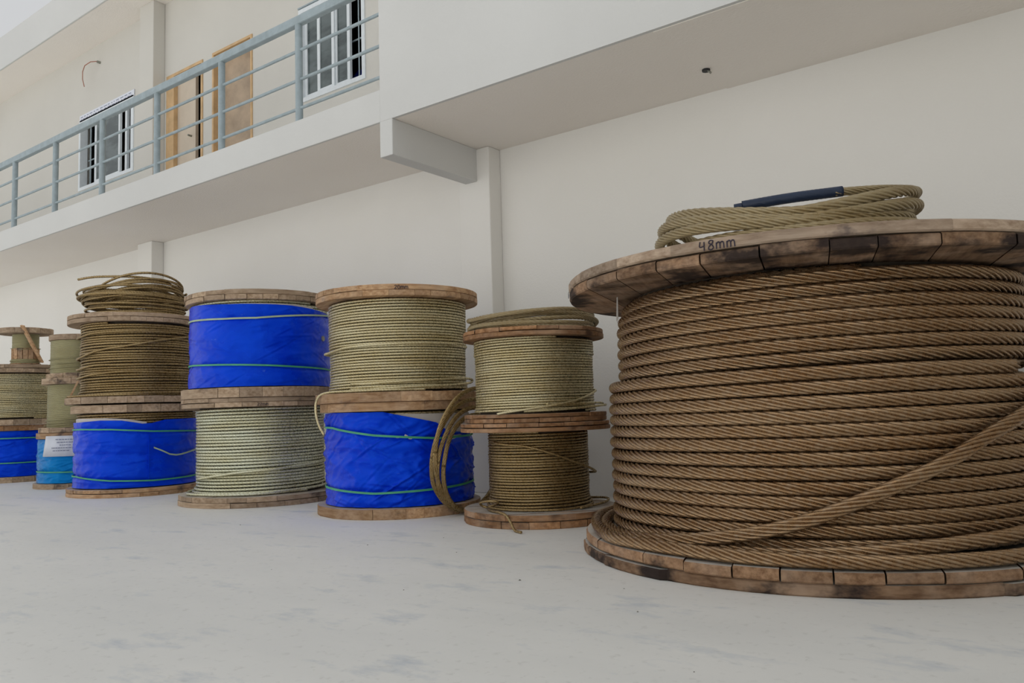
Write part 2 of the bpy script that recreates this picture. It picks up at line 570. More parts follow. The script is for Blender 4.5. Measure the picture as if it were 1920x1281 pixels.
def resample(P, step):
    P = np.asarray(P, float)
    d = np.r_[0, np.cumsum(np.linalg.norm(np.diff(P, axis=0), axis=1))]
    n = max(4, int(d[-1] / step) + 1)
    s = np.linspace(0, d[-1], n)
    return np.c_[np.interp(s, d, P[:, 0]), np.interp(s, d, P[:, 1]), np.interp(s, d, P[:, 2])], s


def smooth_path(pts, n=160):
    """Catmull-Rom through control points"""
    p = np.asarray(pts, float)
    p = np.vstack([2 * p[0] - p[1], p, 2 * p[-1] - p[-2]])
    out = []
    m = max(4, n // (len(p) - 3))
    for i in range(1, len(p) - 2):
        t = np.linspace(0, 1, m, endpoint=False)[:, None]
        a, b, c, d = p[i - 1], p[i], p[i + 1], p[i + 2]
        out.append(0.5 * (2 * b + (c - a) * t + (2 * a - 5 * b + 4 * c - d) * t * t + (3 * b - a - 3 * c + d) * t ** 3))
    out.append(p[-2][None])
    return np.vstack(out)


def rope_mesh(name, P, d, lobes=6, per=2, lay=7.5, twist_step=30, ref=(0, 0, 1), depth=0.23, hand=1):
    """a laid wire rope: twisted lobed section swept along P; quads follow the strands"""
    R = d / 2
    L = d * lay
    P, s = resample(P, L * twist_step / 360.0)
    T, N, B = frames(P, ref)
    # each strand is an arc of its own; neighbours meet in a sharp valley
    al = np.linspace(-PI / lobes, PI / lobes, per + 1)
    th = (np.arange(lobes)[:, None] * 2 * PI / lobes + al[None, :]).ravel()
    fr = np.tile(np.abs(np.cos(lobes * al / 2)) ** 0.6, lobes)
    prof = R * (1 - depth * (1 - fr))
    m = lobes * (per + 1)
    ang = th[None, :] + hand * 2 * PI * s[:, None] / L
    V = P[:, None, :] + prof[None, :, None] * (np.cos(ang)[..., None] * N[:, None, :] + np.sin(ang)[..., None] * B[:, None, :])
    n = len(P)
    i = np.arange(n - 1)[:, None] * m
    j = np.array([k for k in range(m) if k % (per + 1) != per])[None, :]
    Q = np.stack([i + j, i + j + 1, i + m + j + 1, i + m + j], -1).reshape(-1, 4)
    # end caps as quads fanned from ring centres
    V = V.reshape(-1, 3)
    caps = []
    for base, c in ((0, P[0]), ((n - 1) * m, P[-1])):
        ci = len(V)
        V = np.vstack([V, c[None]])
        for k in range(0, m - 1, 2):
            q = (ci, base + k, base + (k + 1) % m, base + (k + 2) % m)
            caps.append(q if base else (q[0], q[3], q[2], q[1]))
    return np_mesh(name, V, np.vstack([Q, np.array(caps)]))


def polar(cx, cy, phi_deg, r, z, off=(0, 0, 0)):
    """point beside a reel axis; phi counts from the side that faces the yard corner where one walks in, positive to the right"""
    a = math.atan2(-cy, -cx) + math.radians(phi_deg)
    return (r * math.cos(a) + off[0], r * math.sin(a) + off[1], z + off[2])


def helix(z0, z1, pitch, rfun, a0=0.0, wob=0.0, seed=0, n_per=96, zj=0.0):
    turns = max(1, (z1 - z0) / pitch)
    n = int(turns * n_per)
    t = np.linspace(0, turns * 2 * PI, n)
    rs = np.random.RandomState(seed)
    ph = rs.rand(6) * 6.28
    w = wob * (np.sin(0.37 * t + ph[0]) + np.sin(1.31 * t + ph[1]) * .6 + np.sin(0.113 * t + ph[2]))
    zz = z0 + pitch * t / (2 * PI) + zj * pitch * np.sin(1.17 * t + ph[3])
    u = t / (2 * PI)
    r = np.array([rfun(q) for q in u]) if callable(rfun) else np.full(n, rfun)
    r = r + w
    return np.c_[r * np.cos(t + a0), r * np.sin(t + a0), zz]


def flange(reel, z0, z1, r, cx, cy, mat, seed, layers=2, width=0.2, turn=0.0, big=False, swap=False, jag=0.006, dx=0.0, dy=0.0, mats=None):
    """round reel end of crossed boards; every board is a mesh of its own"""
    rs = random.Random(seed)
    fl = empty('flange', (dx, dy, z0), reel)
    base = math.atan2(-cy, -cx) + turn           # boards of one layer run towards this direction
    th = (z1 - z0) / layers
    for L in range(layers):
        along = (L % 2 == 0) != swap
        rot = base - PI / 2 if along else base   # local Y is the grain
        u = -r
        while u < r - 0.01:
            w = width * rs.uniform(0.72, 1.2)
            u1 = min(u + w, r)
            if r - u1 < 0.05: u1 = r
            rr = r * (1 + rs.uniform(-jag, jag))
            gap = 0.004 if big else 0.0025
            if rs.random() < 0.2: gap *= 2
            ua, ub = max(u + gap / 2, -rr * 0.9999), min(u1 - gap / 2, rr * 0.9999)
            if ub - ua > 0.01:
                ta, tb = math.asin(ua / rr), math.asin(ub / rr)
                k = max(3, int((tb - ta) / 0.13) + 2)
                ring = [(rr * math.sin(ta + (tb - ta) * i / (k - 1)), rr * math.cos(ta + (tb - ta) * i / (k - 1))) for i in range(k)]
                ring = ring + [(p[0], -p[1]) for p in reversed(ring)]
                ring = [p for i, p in enumerate(ring) if i == 0 or (abs(p[0] - ring[i - 1][0]) + abs(p[1] - ring[i - 1][1])) > 1e-4]
                za = th * L + (rs.uniform(0, 0.004) if L > 0 else 0.0)
                zb = th * (L + 1) - rs.uniform(0.0, 0.006 if big else 0.003)
                n = len(ring)
                c = 0.006 if big else 0.003
                um, vs_ = (ua + ub) / 2, []
                for zz, ins in ((za, c), (za + c, 0), (zb - c, 0), (zb, c)):
                    for (px, py) in ring:
                        l = math.hypot(px, py) or 1
                        k1 = 1 - ins / l
                        vs_.append((px * k1, py * k1, zz))
                fs = [tuple(range(3 * n, 4 * n)), tuple(range(n - 1, -1, -1))]
                for q in range(3):
                    fs += [(q * n + i, q * n + (i + 1) % n, (q + 1) * n + (i + 1) % n, (q + 1) * n + i) for i in range(n)]
                # ring runs clockwise seen from above: flip
                fs = [tuple(reversed(x_)) for x_ in fs]
                link('plank', py_mesh('plank', vs_, fs), mats[L] if mats else mat, fl, (0, 0, 0), rot)
            u = u1
    return fl


def drum(reel, z0, z1, r, mat, n=64, name='drum'):
    t_ = np.arange(n) * 2 * PI / n
    V = np.vstack([np.c_[r * np.cos(t_), r * np.sin(t_), np.full(n, z)] for z in (z0, z1)])
    Q = [(i, (i + 1) % n, n + (i + 1) % n, n + i) for i in range(n)]
    return link(name, np_mesh(name, V, Q), mat, reel)


def interp_phi(keys):
    ks = sorted(keys)
    xs = [k[0] for k in ks]
    ys = [k[1] for k in ks]
    return lambda p: float(np.interp(p, xs, ys))


def wrap_sheet(reel, cx, cy, r, zb, zt, mat, seed, amp=0.010, n=360, m=84, dips=(), name='tarp_wrap', diag=1.0, arc=(-180, 180), folds=1.0):
    """sheet wrapped around the winding: pulled in by its straps, creased between them"""
    V = []
    a0 = math.atan2(-cy, -cx)
    full = arc == (-180, 180)
    cols = n if full else n + 1
    rs = random.Random(seed * 31 + 1)
    zl, zh = (zb if not callable(zb) else zb(0)), (zt if not callable(zt) else zt(0))
    fl_ = [(rs.uniform(-95, 95), rs.uniform(zl, zh), rs.choice((-1, 1, 1)) * rs.uniform(0.05, 0.9) * diag, rs.uniform(0.06, 0.2), rs.uniform(0.35, 1.0)) for _ in range(int(46 * folds) if name == 'tarp_wrap' else 0)]
    for i in range(cols):
        ph = arc[0] + (arc[1] - arc[0]) * i / n
        a = a0 + math.radians(ph)
        b0 = zb(ph) if callable(zb) else zb
        t0 = zt(ph) if callable(zt) else zt
        for j in range(m + 1):
            z = b0 + (t0 - b0) * j / m
            # creases run diagonally; ridged noise in sheared coordinates
            ux, uy = math.cos(a) * r, math.sin(a) * r
            s1 = noise.noise(Vector((ux * 5 + z * 3 * diag, uy * 5 - z * 3 * diag, z * 9 + seed)))
            s2 = noise.noise(Vector((ux * 13 - z * 9 * diag, uy * 13 + z * 6 * diag, z * 20 + seed * 3)))
            s3 = noise.noise(Vector((ux * 2.2, uy * 2.2, z * 16 + seed * 7)))
            rid = 1 - abs(s1) * 2.2
            rid2 = 1 - abs(s2) * 2.0
            for (c_ph, c_z, sl, ln, hh) in fl_:
                d_ = (ph - c_ph) * 0.0174 * r
                if abs(d_) < ln:
                    w_ = (z - c_z) - sl * d_
                    rid += hh * (1 - (d_ / ln) ** 2) * (math.exp(-(w_ / 0.007) ** 2) - 0.7 * math.exp(-((w_ + 0.014) / 0.009) ** 2))
            rr = r + amp * (0.9 * s3 + folds * (0.75 * max(-0.6, rid) + 0.4 * max(-0.6, rid2))) - amp * 0.5
            for zd in dips:
                zz = zd(ph) if callable(zd) else zd
                rr -= amp * 1.1 * math.exp(-((z - zz) / 0.022) ** 2)
            V.append((rr * math.cos(a), rr * math.sin(a), z))
    Q = []
    for i in range(cols if full else n):
        i2 = (i + 1) % cols
        for j in range(m):
            Q.append((i * (m + 1) + j, i2 * (m + 1) + j, i2 * (m + 1) + j + 1, i * (m + 1) + j + 1))
    o = link(name, np_mesh(name, V, Q), mat, reel)
    return o


def strap(tarp, cx, cy, r, zf, mat, w=0.013, arc=(-180, 180), n=180, seed=0, name='strap'):
    a0 = math.atan2(-cy, -cx)
    V, Q = [], []
    sec = ((-w / 2, -0.003), (-w / 2, 0.003), (w / 2, 0.003), (w / 2, -0.003))
    for i in range(n + 1):
        ph = arc[0] + (arc[1] - arc[0]) * i / n
        a = a0 + math.radians(ph)
        z = zf(ph)
        for (dz, dr) in sec:
            V.append(((r + dr) * math.cos(a), (r + dr) * math.sin(a), z + dz))
        if i:
            b = (i - 1) * 4
            for k in range(4):
                k2 = (k + 1) % 4
                Q.append((b + k, b + 4 + k, b + 4 + k2, b + k2))
    return link(name, np_mesh(name, V, Q, False), mat, tarp)


GLY = {  # hand-written strokes in a 0..1 box
    '4': [[(0.1, 1), (0.05, .45), (0.6, .5)], [(0.55, .95), (0.55, 0)]],
    '8': [[(0.5, .55), (0.15, .75), (0.3, 1), (0.6, .95), (0.55, .7), (0.2, .4), (0.1, .12), (0.4, 0), (0.65, .2), (0.5, .55)]],
    'm': [[(0.05, 0), (0.05, .7)], [(0.05, .55), (0.25, .72), (0.42, .6), (0.45, 0)], [(0.45, .55), (0.65, .72), (0.82, .6), (0.87, 0)]],
    '2': [[(0.1, .8), (0.3, 1), (0.6, .85), (0.5, .5), (0.1, .05), (0.65, .05)]],
    '0': [[(0.35, 1), (0.08, .7), (0.12, .2), (0.38, 0), (0.62, .3), (0.6, .75), (0.35, 1)]],
    '1': [[(0.3, 1), (0.3, 0)]],
    '5': [[(0.6, 1), (0.15, .98), (0.12, .58), (0.5, .6), (0.6, .25), (0.35, 0), (0.1, .08)]],
}


def writing(parent, txt, cx, cy, phi0, r, z, h, sw, mat, adv=0.9):
    """marker strokes as thin ribbons that follow the round rim"""
    a0 = math.atan2(-cy, -cx)
    mb = MB()
    xoff = 0.0
    for ch in txt:
        for st in GLY[ch]:
            P = smooth_path([(p[0] * h, p[1] * h, 0) for p in st], 8 * len(st))
            for p, q in zip(P[:-1], P[1:]):
                d = q - p
                l = np.hypot(d[0], d[1])
                if l < 1e-6: continue
                nx, ny = -d[1] / l * sw / 2, d[0] / l * sw / 2
                quad = [(p[0] + nx, p[1] + ny), (p[0] - nx, p[1] - ny), (q[0] - nx, q[1] - ny), (q[0] + nx, q[1] + ny)]
                vv = []
                for rr in (r, r + 0.0015):
                    for (xx, yy) in quad:
                        a = a0 + math.radians(phi0) + (xx + xoff) / r
                        vv.append((rr * math.cos(a), rr * math.sin(a), z + yy))
                mb.add(vv, [(7, 6, 5, 4), (0, 1, 5, 4), (1, 2, 6, 5), (2, 3, 7, 6), (3, 0, 4, 7)])
        xoff += h * (1.05 if ch == 'm' else 0.85) * adv
    return mb.build('marker_writing', mat, parent)


def reel_root(cx, cy, z, label, group=None):
    r = empty('cable_reel', (cx, cy, z))
    return tag(r, label, 'cable reel', group)


# ======================= B : the big reel
BX, BY = -1.16, 3.858
B = reel_root(BX, BY, 0, 'huge wooden reel wound with thick greased brown wire rope')
flange(B, 0.0, 0.09, 1.085, BX, BY, M['wood_big'], 11, width=0.21, big=True, swap=True, jag=0.008, mats=(M['wood_dark'], M['wood_big']))
flange(B, 1.166, 1.256, 1.118, BX, BY, M['wood_big'], 5, width=0.21, big=True, swap=False, jag=0.003, mats=(M['wood_dark'], M['wood_pale']))
drum(B, 0.085, 1.17, 0.80, M['drum'])
RD = 0.0515


def b_upper(u):
    # the last three turns sit one step deeper
    return 0.871 if u < 5.2 else 0.871 - 0.022 * min(1, (u - 5.2) * 3)


up = helix(0.79, 1.141, 0.0505, b_upper, math.atan2(-BY, -BX) + PI, 0.0015, 1, 120, 0.04)
link('rope_winding', rope_mesh('rope_winding', up, RD, 8, 4, 7.6, 18, depth=0.30), M['rope_big'], B)
under = helix(0.13, 1.14, 0.06, 0.826, 0, 0.001, 2, 96)
link('rope_underlayer', rope_mesh('rope_underlayer', under, 0.048, 6, 2, 6.0, 30, depth=0.2), M['rope_big'], B)
lo = helix(0.118, 0.765, 0.0512, 0.921, math.atan2(-BY, -BX) + PI, 0.0015, 3, 120, 0.03)
link('rope_winding', rope_mesh('rope_winding', lo, RD, 8, 4, 7.6, 18, depth=0.30), M['rope_big'], B)


def reel_path(cx, cy, keys, n=200):
    return smooth_path([polar(cx, cy, p, r, z) for (p, r, z) in keys], n)


diag = reel_path(BX, BY, [(104, .955, .80), (80, .972, .752), (62, .976, .685), (46, .977, .593), (35.6, .977, .524), (26.5, .977, .447), (17.4, .977, .379), (6.8, .978, .303), (-3.6, .979, .235),
                          (-14.7, .984, .185), (-27.5, .992, .150), (-40.8, .998, .128), (-54, .994, .118), (-75, .985, .117), (-100, .978, .117), (-130, .975, .117), (-160, .975, .117)], 260)
link('loose_rope', rope_mesh('loose_rope', diag, RD, 8, 4, 7.6, 18, depth=0.30), M['rope_big'], B)
outer = reel_path(BX, BY, [(-150, 1.032, .117), (-120, 1.035, .117), (-90, 1.04, .117), (-57, 1.048, .117), (-40, 1.05, .117), (-17, 1.05, .116), (0, 1.05, .116), (18, 1.047, .116), (40, 1.04, .12), (70, 1.03, .125), (110, 1.03, .12), (150, 1.03, .117)], 260)
link('loose_rope', rope_mesh('loose_rope', outer, RD, 8, 4, 7.6, 18, depth=0.30), M['rope_big'], B)
third = reel_path(BX, BY, [(-22, .975, .118), (-8, .99, .122), (6, 1.0, .137), (15, 1.002, .150), (26, 1.0, .165), (41, .996, .184), (70, .985, .21), (110, .975, .24)], 160)
link('loose_rope', rope_mesh('loose_rope', third, RD, 8, 4, 7.6, 18, depth=0.30), M['rope_big'], B)
writing(B, '48mm', BX, BY, -18.6, 1.1222, 1.213, 0.034, 0.0042, M['ink'], 1.1)
writing(B, '15', BX, BY, -72, 1.1222, 1.178, 0.026, 0.004, M['ink'], 1.0)
mb = MB()
for dx_ in (0.0, 0.006, -0.005):
    a = polar(BX, BY, -66 + dx_ * 90, .905, 1.165)
    b = polar(BX, BY, -66 + dx_ * 200, .909, 1.165 - 0.12 + abs(dx_) * 2)
    mb.tube(a, b, 0.0016, 6)
mb.build('tie_string', M['twine'], B)

# ======================= C : small reels beside the big one
CY_ = 4.03
c_low = reel_root(-2.865, CY_, 0, 'dark lower reel of thin olive rope with a loose crossing strand', 'twin small reels')
x, y = -2.865, CY_
flange(c_low, 0.0, 0.080, 0.458, x, y, M['wood_red'], 21, width=0.17, turn=0.2)
flange(c_low, 0.531, 0.582, 0.455, x, y, M['wood_red'], 22, width=0.17, turn=0.1, swap=True, dx=-0.02)
drum(c_low, 0.075, 0.535, 0.285, M['drum'])
h = helix(0.09, 0.525, 0.0162, lambda u: 0.296 + 0.02 * max(0, 1 - u / 3), 0, 0.001, 5, 80, 0.08)
link('rope_winding', rope_mesh('rope_winding', h, 0.0158), M['rope_brown'], c_low)
p_ = reel_path(x, y, [(-120, .307, .50), (-53, .311, .466), (-14, .311, .447), (14, .311, .404), (40, .313, .352), (60, .325, .315), (76, .34, .285), (92, .335, .27), (120, .312, .26)])
link('loose_rope', rope_mesh('loose_rope', p_, 0.0158), M['rope_brown'], c_low)
# bundle knotted on the lower flange, its end hanging to the floor
p_ = reel_path(x, y, [(60, .35, .092), (20, .345, .09), (-20, .335, .09), (-45, .34, .092), (-62, .37, .10), (-60, .40, .125), (-48, .39, .14), (-42, .36, .135), (-50, .34, .115), (-58, .36, .095), (-44, .40, .09), (-33, .44, .092), (-24, .475, .083), (-19, .505, .05), (-15, .545, .012), (-10, .60, .009)], 200)
link('loose_rope', rope_mesh('loose_rope', p_, 0.0158), M['rope_brown'], c_low)
p_ = reel_path(x, y, [(40, .36, .09), (80, .39, .095), (100, .42, .105), (125, .39, .095), (150, .35, .09)])
link('loose_rope', rope_mesh('loose_rope', p_, 0.0158), M['rope_brown'], c_low)

c_up = reel_root(-2.878, CY_, 0.584, 'upper reel of thin olive rope with its end trailing over the reddish flange', 'twin small reels')
x = -2.878
flange(c_up, 0.0, 0.050, 0.432, x, y, M['wood_red'], 23, width=0.17, turn=-0.1)
flange(c_up, 0.493, 0.547, 0.430, x, y, M['wood_red'], 24, width=0.17, turn=0.15, swap=True)
drum(c_up, 0.045, 0.50, 0.335, M['drum'])
h = helix(0.06, 0.487, 0.0153, lambda u: 0.354 + (0.006 if u > 22 else 0) + 0.012 * max(0, 1 - u / 3), 0, 0.0008, 6, 80, 0.06)
link('rope_winding', rope_mesh('rope_winding', h, 0.015), M['rope_olive'], c_up)
p_ = reel_path(x, y, [(130, .366, .21), (100, .37, .185), (72, .372, .166), (44, .375, .125), (21, .385, .098), (-2, .40, .078), (-21, .425, .062), (-29, .445, .052)])
link('loose_rope', rope_mesh('loose_rope', p_, 0.015), M['rope_olive'], c_up)
p_ = reel_path(x, y, [(-10, .372, .062), (20, .378, .068), (50, .40, .078), (68, .425, .085), (80, .43, .088), (88, .415, .09), (80, .40, .10), (50, .378, .10), (10, .372, .10)])
link('loose_rope', rope_mesh('loose_rope', p_, 0.015), M['rope_olive'], c_up)

# ======================= D : bare reel on tarp-wrapped reel
DX, DY = -4.025, 4.014
d_low = reel_root(DX, DY, 0, 'reel wrapped in crumpled blue tarp with grey liner showing above the slanted edge')
flange(d_low, 0.0, 0.066, 0.553, DX, DY, M['wood_tan'], 31, width=0.14, turn=0.5, layers=1, jag=0.012)
flange(d_low, 0.674, 0.731, 0.538, DX, DY, M['wood_tan'], 32, width=0.14, turn=1.2, layers=1, jag=0.006)
drum(d_low, 0.06, 0.68, 0.44, M['drum'])
h = helix(0.62, 0.668, 0.0185, 0.468, 0, 0, 7, 80)
link('rope_winding', rope_mesh('rope_winding', h, 0.018), M['rope_olive'], d_low)
ln = wrap_sheet(d_low, DX, DY, 0.482, 0.40, interp_phi([(-180, .655), (-20, .655), (20, .650), (180, .652)]), M['liner'], 9, amp=0.003, n=120, m=10, name='paper_liner', folds=0.3)
zt = interp_phi([(-180, .60), (-110, .66), (-64, .672), (-12, .668), (0, .645), (13, .62), (28, .592), (33, .56), (38, .535), (50, .525), (72, .52), (110, .55), (180, .60)])
s1 = interp_phi([(-180, .55), (-100, .58), (-60, .573), (-19, .522), (5, .505), (29, .490), (70, .497), (110, .52), (180, .55)])
s2 = interp_phi([(-180, .19), (-67, .182), (-19, .158), (28, .170), (68, .184), (180, .19)])
tp = wrap_sheet(d_low, DX, DY, 0.500, 0.070, zt, M['tarp'], 3, amp=0.013, dips=(s1, s2), diag=1.3, folds=1.1)
strap(tp, DX, DY, 0.503, s1, M['strap'])
strap(tp, DX, DY, 0.503, s2, M['strap'])

d_up = reel_root(DX, DY, 0.732, 'bare reel of olive rope under a tan flange, resting on a tarp-wrapped reel')
flange(d_up, 0.0, 0.063, 0.560, DX, DY, M['wood_tan'], 33, width=0.14, turn=0.9, layers=1, dx=-0.01)
flange(d_up, 0.673, 0.748, 0.560, DX, DY, M['wood_tan'], 34, width=0.14, turn=0.35, layers=2, jag=0.003)
drum(d_up, 0.06, 0.68, 0.44, M['drum'])
h = helix(0.073, 0.667, 0.0186, lambda u: 0.459 + (0.008 if 15.5 < u else 0) + 0.014 * max(0, 1 - u / 4), math.atan2(-DY, -DX) + PI, 0.0008, 8, 80, 0.05)
link('rope_winding', rope_mesh('rope_winding', h, 0.018), M['rope_olive'], d_up)
p_ = reel_path(DX, DY, [(-130, .478, .34), (-85, .49, .335), (-70, .487, .342), (-40, .480, .362), (0, .478, .372), (40, .478, .375), (80, .476, .37)])
link('loose_rope', rope_mesh('loose_rope', p_, 0.018), M['rope_olive'], d_up)
p_ = reel_path(DX, DY, [(-40, .482, .085), (0, .484, .09), (40, .495, .10), (62, .515, .112), (74, .52, .13), (66, .51, .145), (40, .49, .14), (0, .482, .128), (-40, .48, .12)])
link('loose_rope', rope_mesh('loose_rope', p_, 0.018), M['rope_olive'], d_up)
p_ = reel_path(DX, DY, [(20, .487, .075), (-10, .492, .076), (-40, .50, .075), (-56, .535, .074), (-64, .575, .055), (-67, .59, .0), (-66, .592, -.07), (-62, .588, -.14), (-56, .583, -.20)])
link('loose_rope', rope_mesh('loose_rope', p_, 0.018), M['rope_olive'], d_up)
writing(d_up, '20mm', DX, DY, -2, 0.5635, 0.712, 0.024, 0.0035, M['ink'], 1.0)

# ======================= E : tarp-wrapped reel on bare pale reel
EX, EY = -5.595, 4.015
e_low = reel_root(EX, EY, 0, 'bare reel of pale silvery rope under a tarp-wrapped reel')
flange(e_low, 0.0, 0.078, 0.625, EX, EY, M['wood_grey'], 41, width=0.15, turn=0.7, layers=2, jag=0.008)
flange(e_low, 0.738, 0.808, 0.603, EX, EY, M['wood_grey'], 42, width=0.15, turn=0.2, layers=2)
drum(e_low, 0.07, 0.745, 0.47, M['drum'])
h = helix(0.09, 0.730, 0.0238, lambda u: 0.486 + 0.03 * max(0, 1 - u / 2.2), math.atan2(-EY, -EX) + PI, 0.0012, 9, 80, 0.06)
link('rope_winding', rope_mesh('rope_winding', h, 0.0232, 6, 2), M['rope_pale'], e_low)
p_ = reel_path(EX, EY, [(-120, .505, .19), (-66, .512, .202), (-32, .510, .238), (-9, .510, .258), (17, .510, .270), (59, .510, .296), (100, .508, .31)])
link('loose_rope', rope_mesh('loose_rope', p_, 0.0232), M['rope_pale'], e_low)
p_ = reel_path(EX, EY, [(-110, .53, .095), (-80, .558, .092), (-60, .565, .092), (-30, .548, .092), (0, .53, .092), (40, .52, .095)])
link('loose_rope', rope_mesh('loose_rope', p_, 0.0232), M['rope_pale'], e_low)
writing(e_low, '22mm', EX, EY, -3, 0.609, 0.744, 0.022, 0.003, M['ink'], 1.0)

e_up = reel_root(EX, EY, 0.809, 'reel wrapped in shiny blue tarp, stacked on bare pale rope')
flange(e_up, 0.0, 0.075, 0.608, EX, EY, M['wood_grey'], 43, width=0.15, turn=0.4, layers=1)
flange(e_up, 0.737, 0.814, 0.583, EX, EY, M['wood_grey'], 44, width=0.15, turn=0.1, layers=2, jag=0.01)
drum(e_up, 0.07, 0.745, 0.50, M['drum'])
h = helix(0.66, 0.732, 0.0238, 0.520, 0, 0.001, 10, 80)
link('rope_winding', rope_mesh('rope_winding', h, 0.023), M['rope_pale'], e_up)
wrap_sheet(e_up, EX, EY, 0.534, 0.45, interp_phi([(-180, .70), (30, .712), (44, .70), (180, .70)]), M['liner'], 19, amp=0.003, n=120, m=10, name='paper_liner', folds=0.3, arc=(-150, 47))
zt = interp_phi([(-180, .69), (-70, .722), (-30, .706), (-4, .702), (20, .699), (34, .692), (47, .684), (70, .670), (110, .66), (180, .69)])
s1 = interp_phi([(-180, .62), (-70, .606), (-30, .594), (-4, .595), (35, .629), (70, .655), (110, .65), (180, .62)])
s2 = interp_phi([(-180, .255), (-67, .259), (-20, .245), (4, .237), (29, .226), (72, .215), (180, .255)])
tp = wrap_sheet(e_up, EX, EY, 0.548, 0.083, zt, M['tarp'], 5, amp=0.008, dips=(s1, s2), diag=0.8, folds=0.8)
strap(tp, EX, EY, 0.551, s1, M['strap_pale'])
strap(tp, EX, EY, 0.551, s2, M['strap'])
# grommet of the sheet
g_ = polar(EX, EY, 58, 0.556, 0.46)
MB().tube((g_[0] * .985, g_[1] * .985, g_[2]), (g_[0] * 1.008, g_[1] * 1.008, g_[2]), 0.022, 16).build('grommet', M['steel'], tp)

# ======================= F : bare brown reel on long tarp-wrapped reel
FX, FYY = -7.41, 3.95
f_low = reel_root(FX, FYY, 0, 'wide low reel in dark blue tarp with white sheet edge under its top flange')
flange(f_low, 0.0, 0.07, 0.585, FX, FYY, M['wood_tan'], 51, width=0.15, turn=0.6, layers=2, jag=0.006)
flange(f_low, 0.735, 0.806, 0.555, FX, FYY, M['wood_grey'], 52, width=0.15, turn=0.3, layers=1)
drum(f_low, 0.06, 0.74, 0.48, M['drum'])
h = helix(0.60, 0.728, 0.0235, 0.498, 0, 0.002, 11, 80, 0.1)
link('rope_winding', rope_mesh('rope_winding', h, 0.0228), M['rope_brown'], f_low)
wrap_sheet(f_low, FX, FYY, 0.512, 0.40, interp_phi([(-180, .66), (-70, .69), (-30, .688), (-10, .675), (8, .645), (180, .64)]), M['liner'], 29, amp=0.003, n=120, m=10, name='paper_liner', folds=0.3, arc=(-150, 8))
zt = interp_phi([(-180, .65), (-63, .656), (-34, .669), (-14, .664), (0, .640), (4, .631), (12, .635), (24, .662), (57, .668), (120, .66), (180, .65)])
s1 = interp_phi([(-180, .58), (-57, .595), (-23, .588), (14, .562), (70, .549), (180, .58)])
s2 = interp_phi([(-180, .17), (-66, .18), (-23, .144), (14, .130), (71, .140), (180, .17)])
mid = interp_phi([(-180, .37), (-60, .375), (8, .36), (180, .37)])
tp = wrap_sheet(f_low, FX, FYY, 0.535, 0.078, zt, M['tarp'], 8, amp=0.011, dips=(s1, s2, mid), diag=0.3, folds=0.7)
strap(tp, FX, FYY, 0.538, s1, M['strap'])
strap(tp, FX, FYY, 0.538, s2, M['strap'])
strap(tp, FX, FYY, 0.541, interp_phi([(14, .418), (22, .385), (29, .352), (36, .341), (42, .345), (60, .37), (90, .39)]), M['strap_pale'], arc=(14, 90), n=60)
# overlap seam of the sheet
a_ = [polar(FX, FYY, p, 0.5405, z) for p in (9.0, 9.9) for z in (0.15, 0.53)]
b_ = [polar(FX, FYY, p, 0.546, z) for p in (9.0, 9.9) for z in (0.15, 0.53)]
MB().add(a_ + b_, [(0, 2, 3, 1), (4, 5, 7, 6), (0, 1, 5, 4), (2, 6, 7, 3), (1, 3, 7, 5), (0, 4, 6, 2)]).build('seam', M['tarp'], tp)

FUX = -7.43
f_up = reel_root(FUX, FYY, 0.818, 'bare reel of brown rope with a strand slanting across, under a heaped coil')
flange(f_up, 0.0, 0.06, 0.600, FUX, FYY, M['wood_grey'], 53, width=0.15, turn=0.2, layers=1, dx=0.0)
flange(f_up, 0.731, 0.812, 0.565, FUX, FYY, M['wood_grey'], 54, width=0.15, turn=0.5, layers=2, jag=0.004, dx=-0.06)
drum(f_up, 0.05, 0.74, 0.445, M['drum'])
h = helix(0.075, 0.722, 0.0236, lambda u: 0.468 + 0.03 * max(0, 1 - u / 2), math.atan2(-FYY, -FUX) + PI, 0.003, 12, 80, 0.12)
link('rope_winding', rope_mesh('rope_winding', h, 0.0228), M['rope_brown'], f_up)
p_ = reel_path(FUX, FYY, [(-130, .485, .40), (-90, .495, .41), (-68, .495, .425), (-39, .49, .475), (-6, .488, .515), (26, .488, .568), (67, .488, .62), (110, .487, .65)])
link('loose_rope', rope_mesh('loose_rope', p_, 0.0228), M['rope_brown'], f_up)
for zz, sd in ((0.33, 1), (0.62, 2), (0.25, 3)):
    p_ = reel_path(FUX, FYY, [(-140, .482, zz), (-95, .49, zz - .01), (-70, .498, zz - .012), (-45, .488, zz + .012), (-10, .486, zz + .02 * sd / 2), (40, .486, zz + .02), (90, .485, zz + .015)])
    link('loose_rope', rope_mesh('loose_rope', p_, 0.0228), M['rope_brown'], f_up)
p_ = reel_path(FUX, FYY, [(60, .50, .074), (0, .515, .074), (-40, .53, .074), (-65, .555, .073), (-76, .585, .072)])
link('loose_rope', rope_mesh('loose_rope', p_, 0.0228), M['rope_brown'], f_up)

# ======================= G : three slim reels
GX, GY = -8.78, 4.03


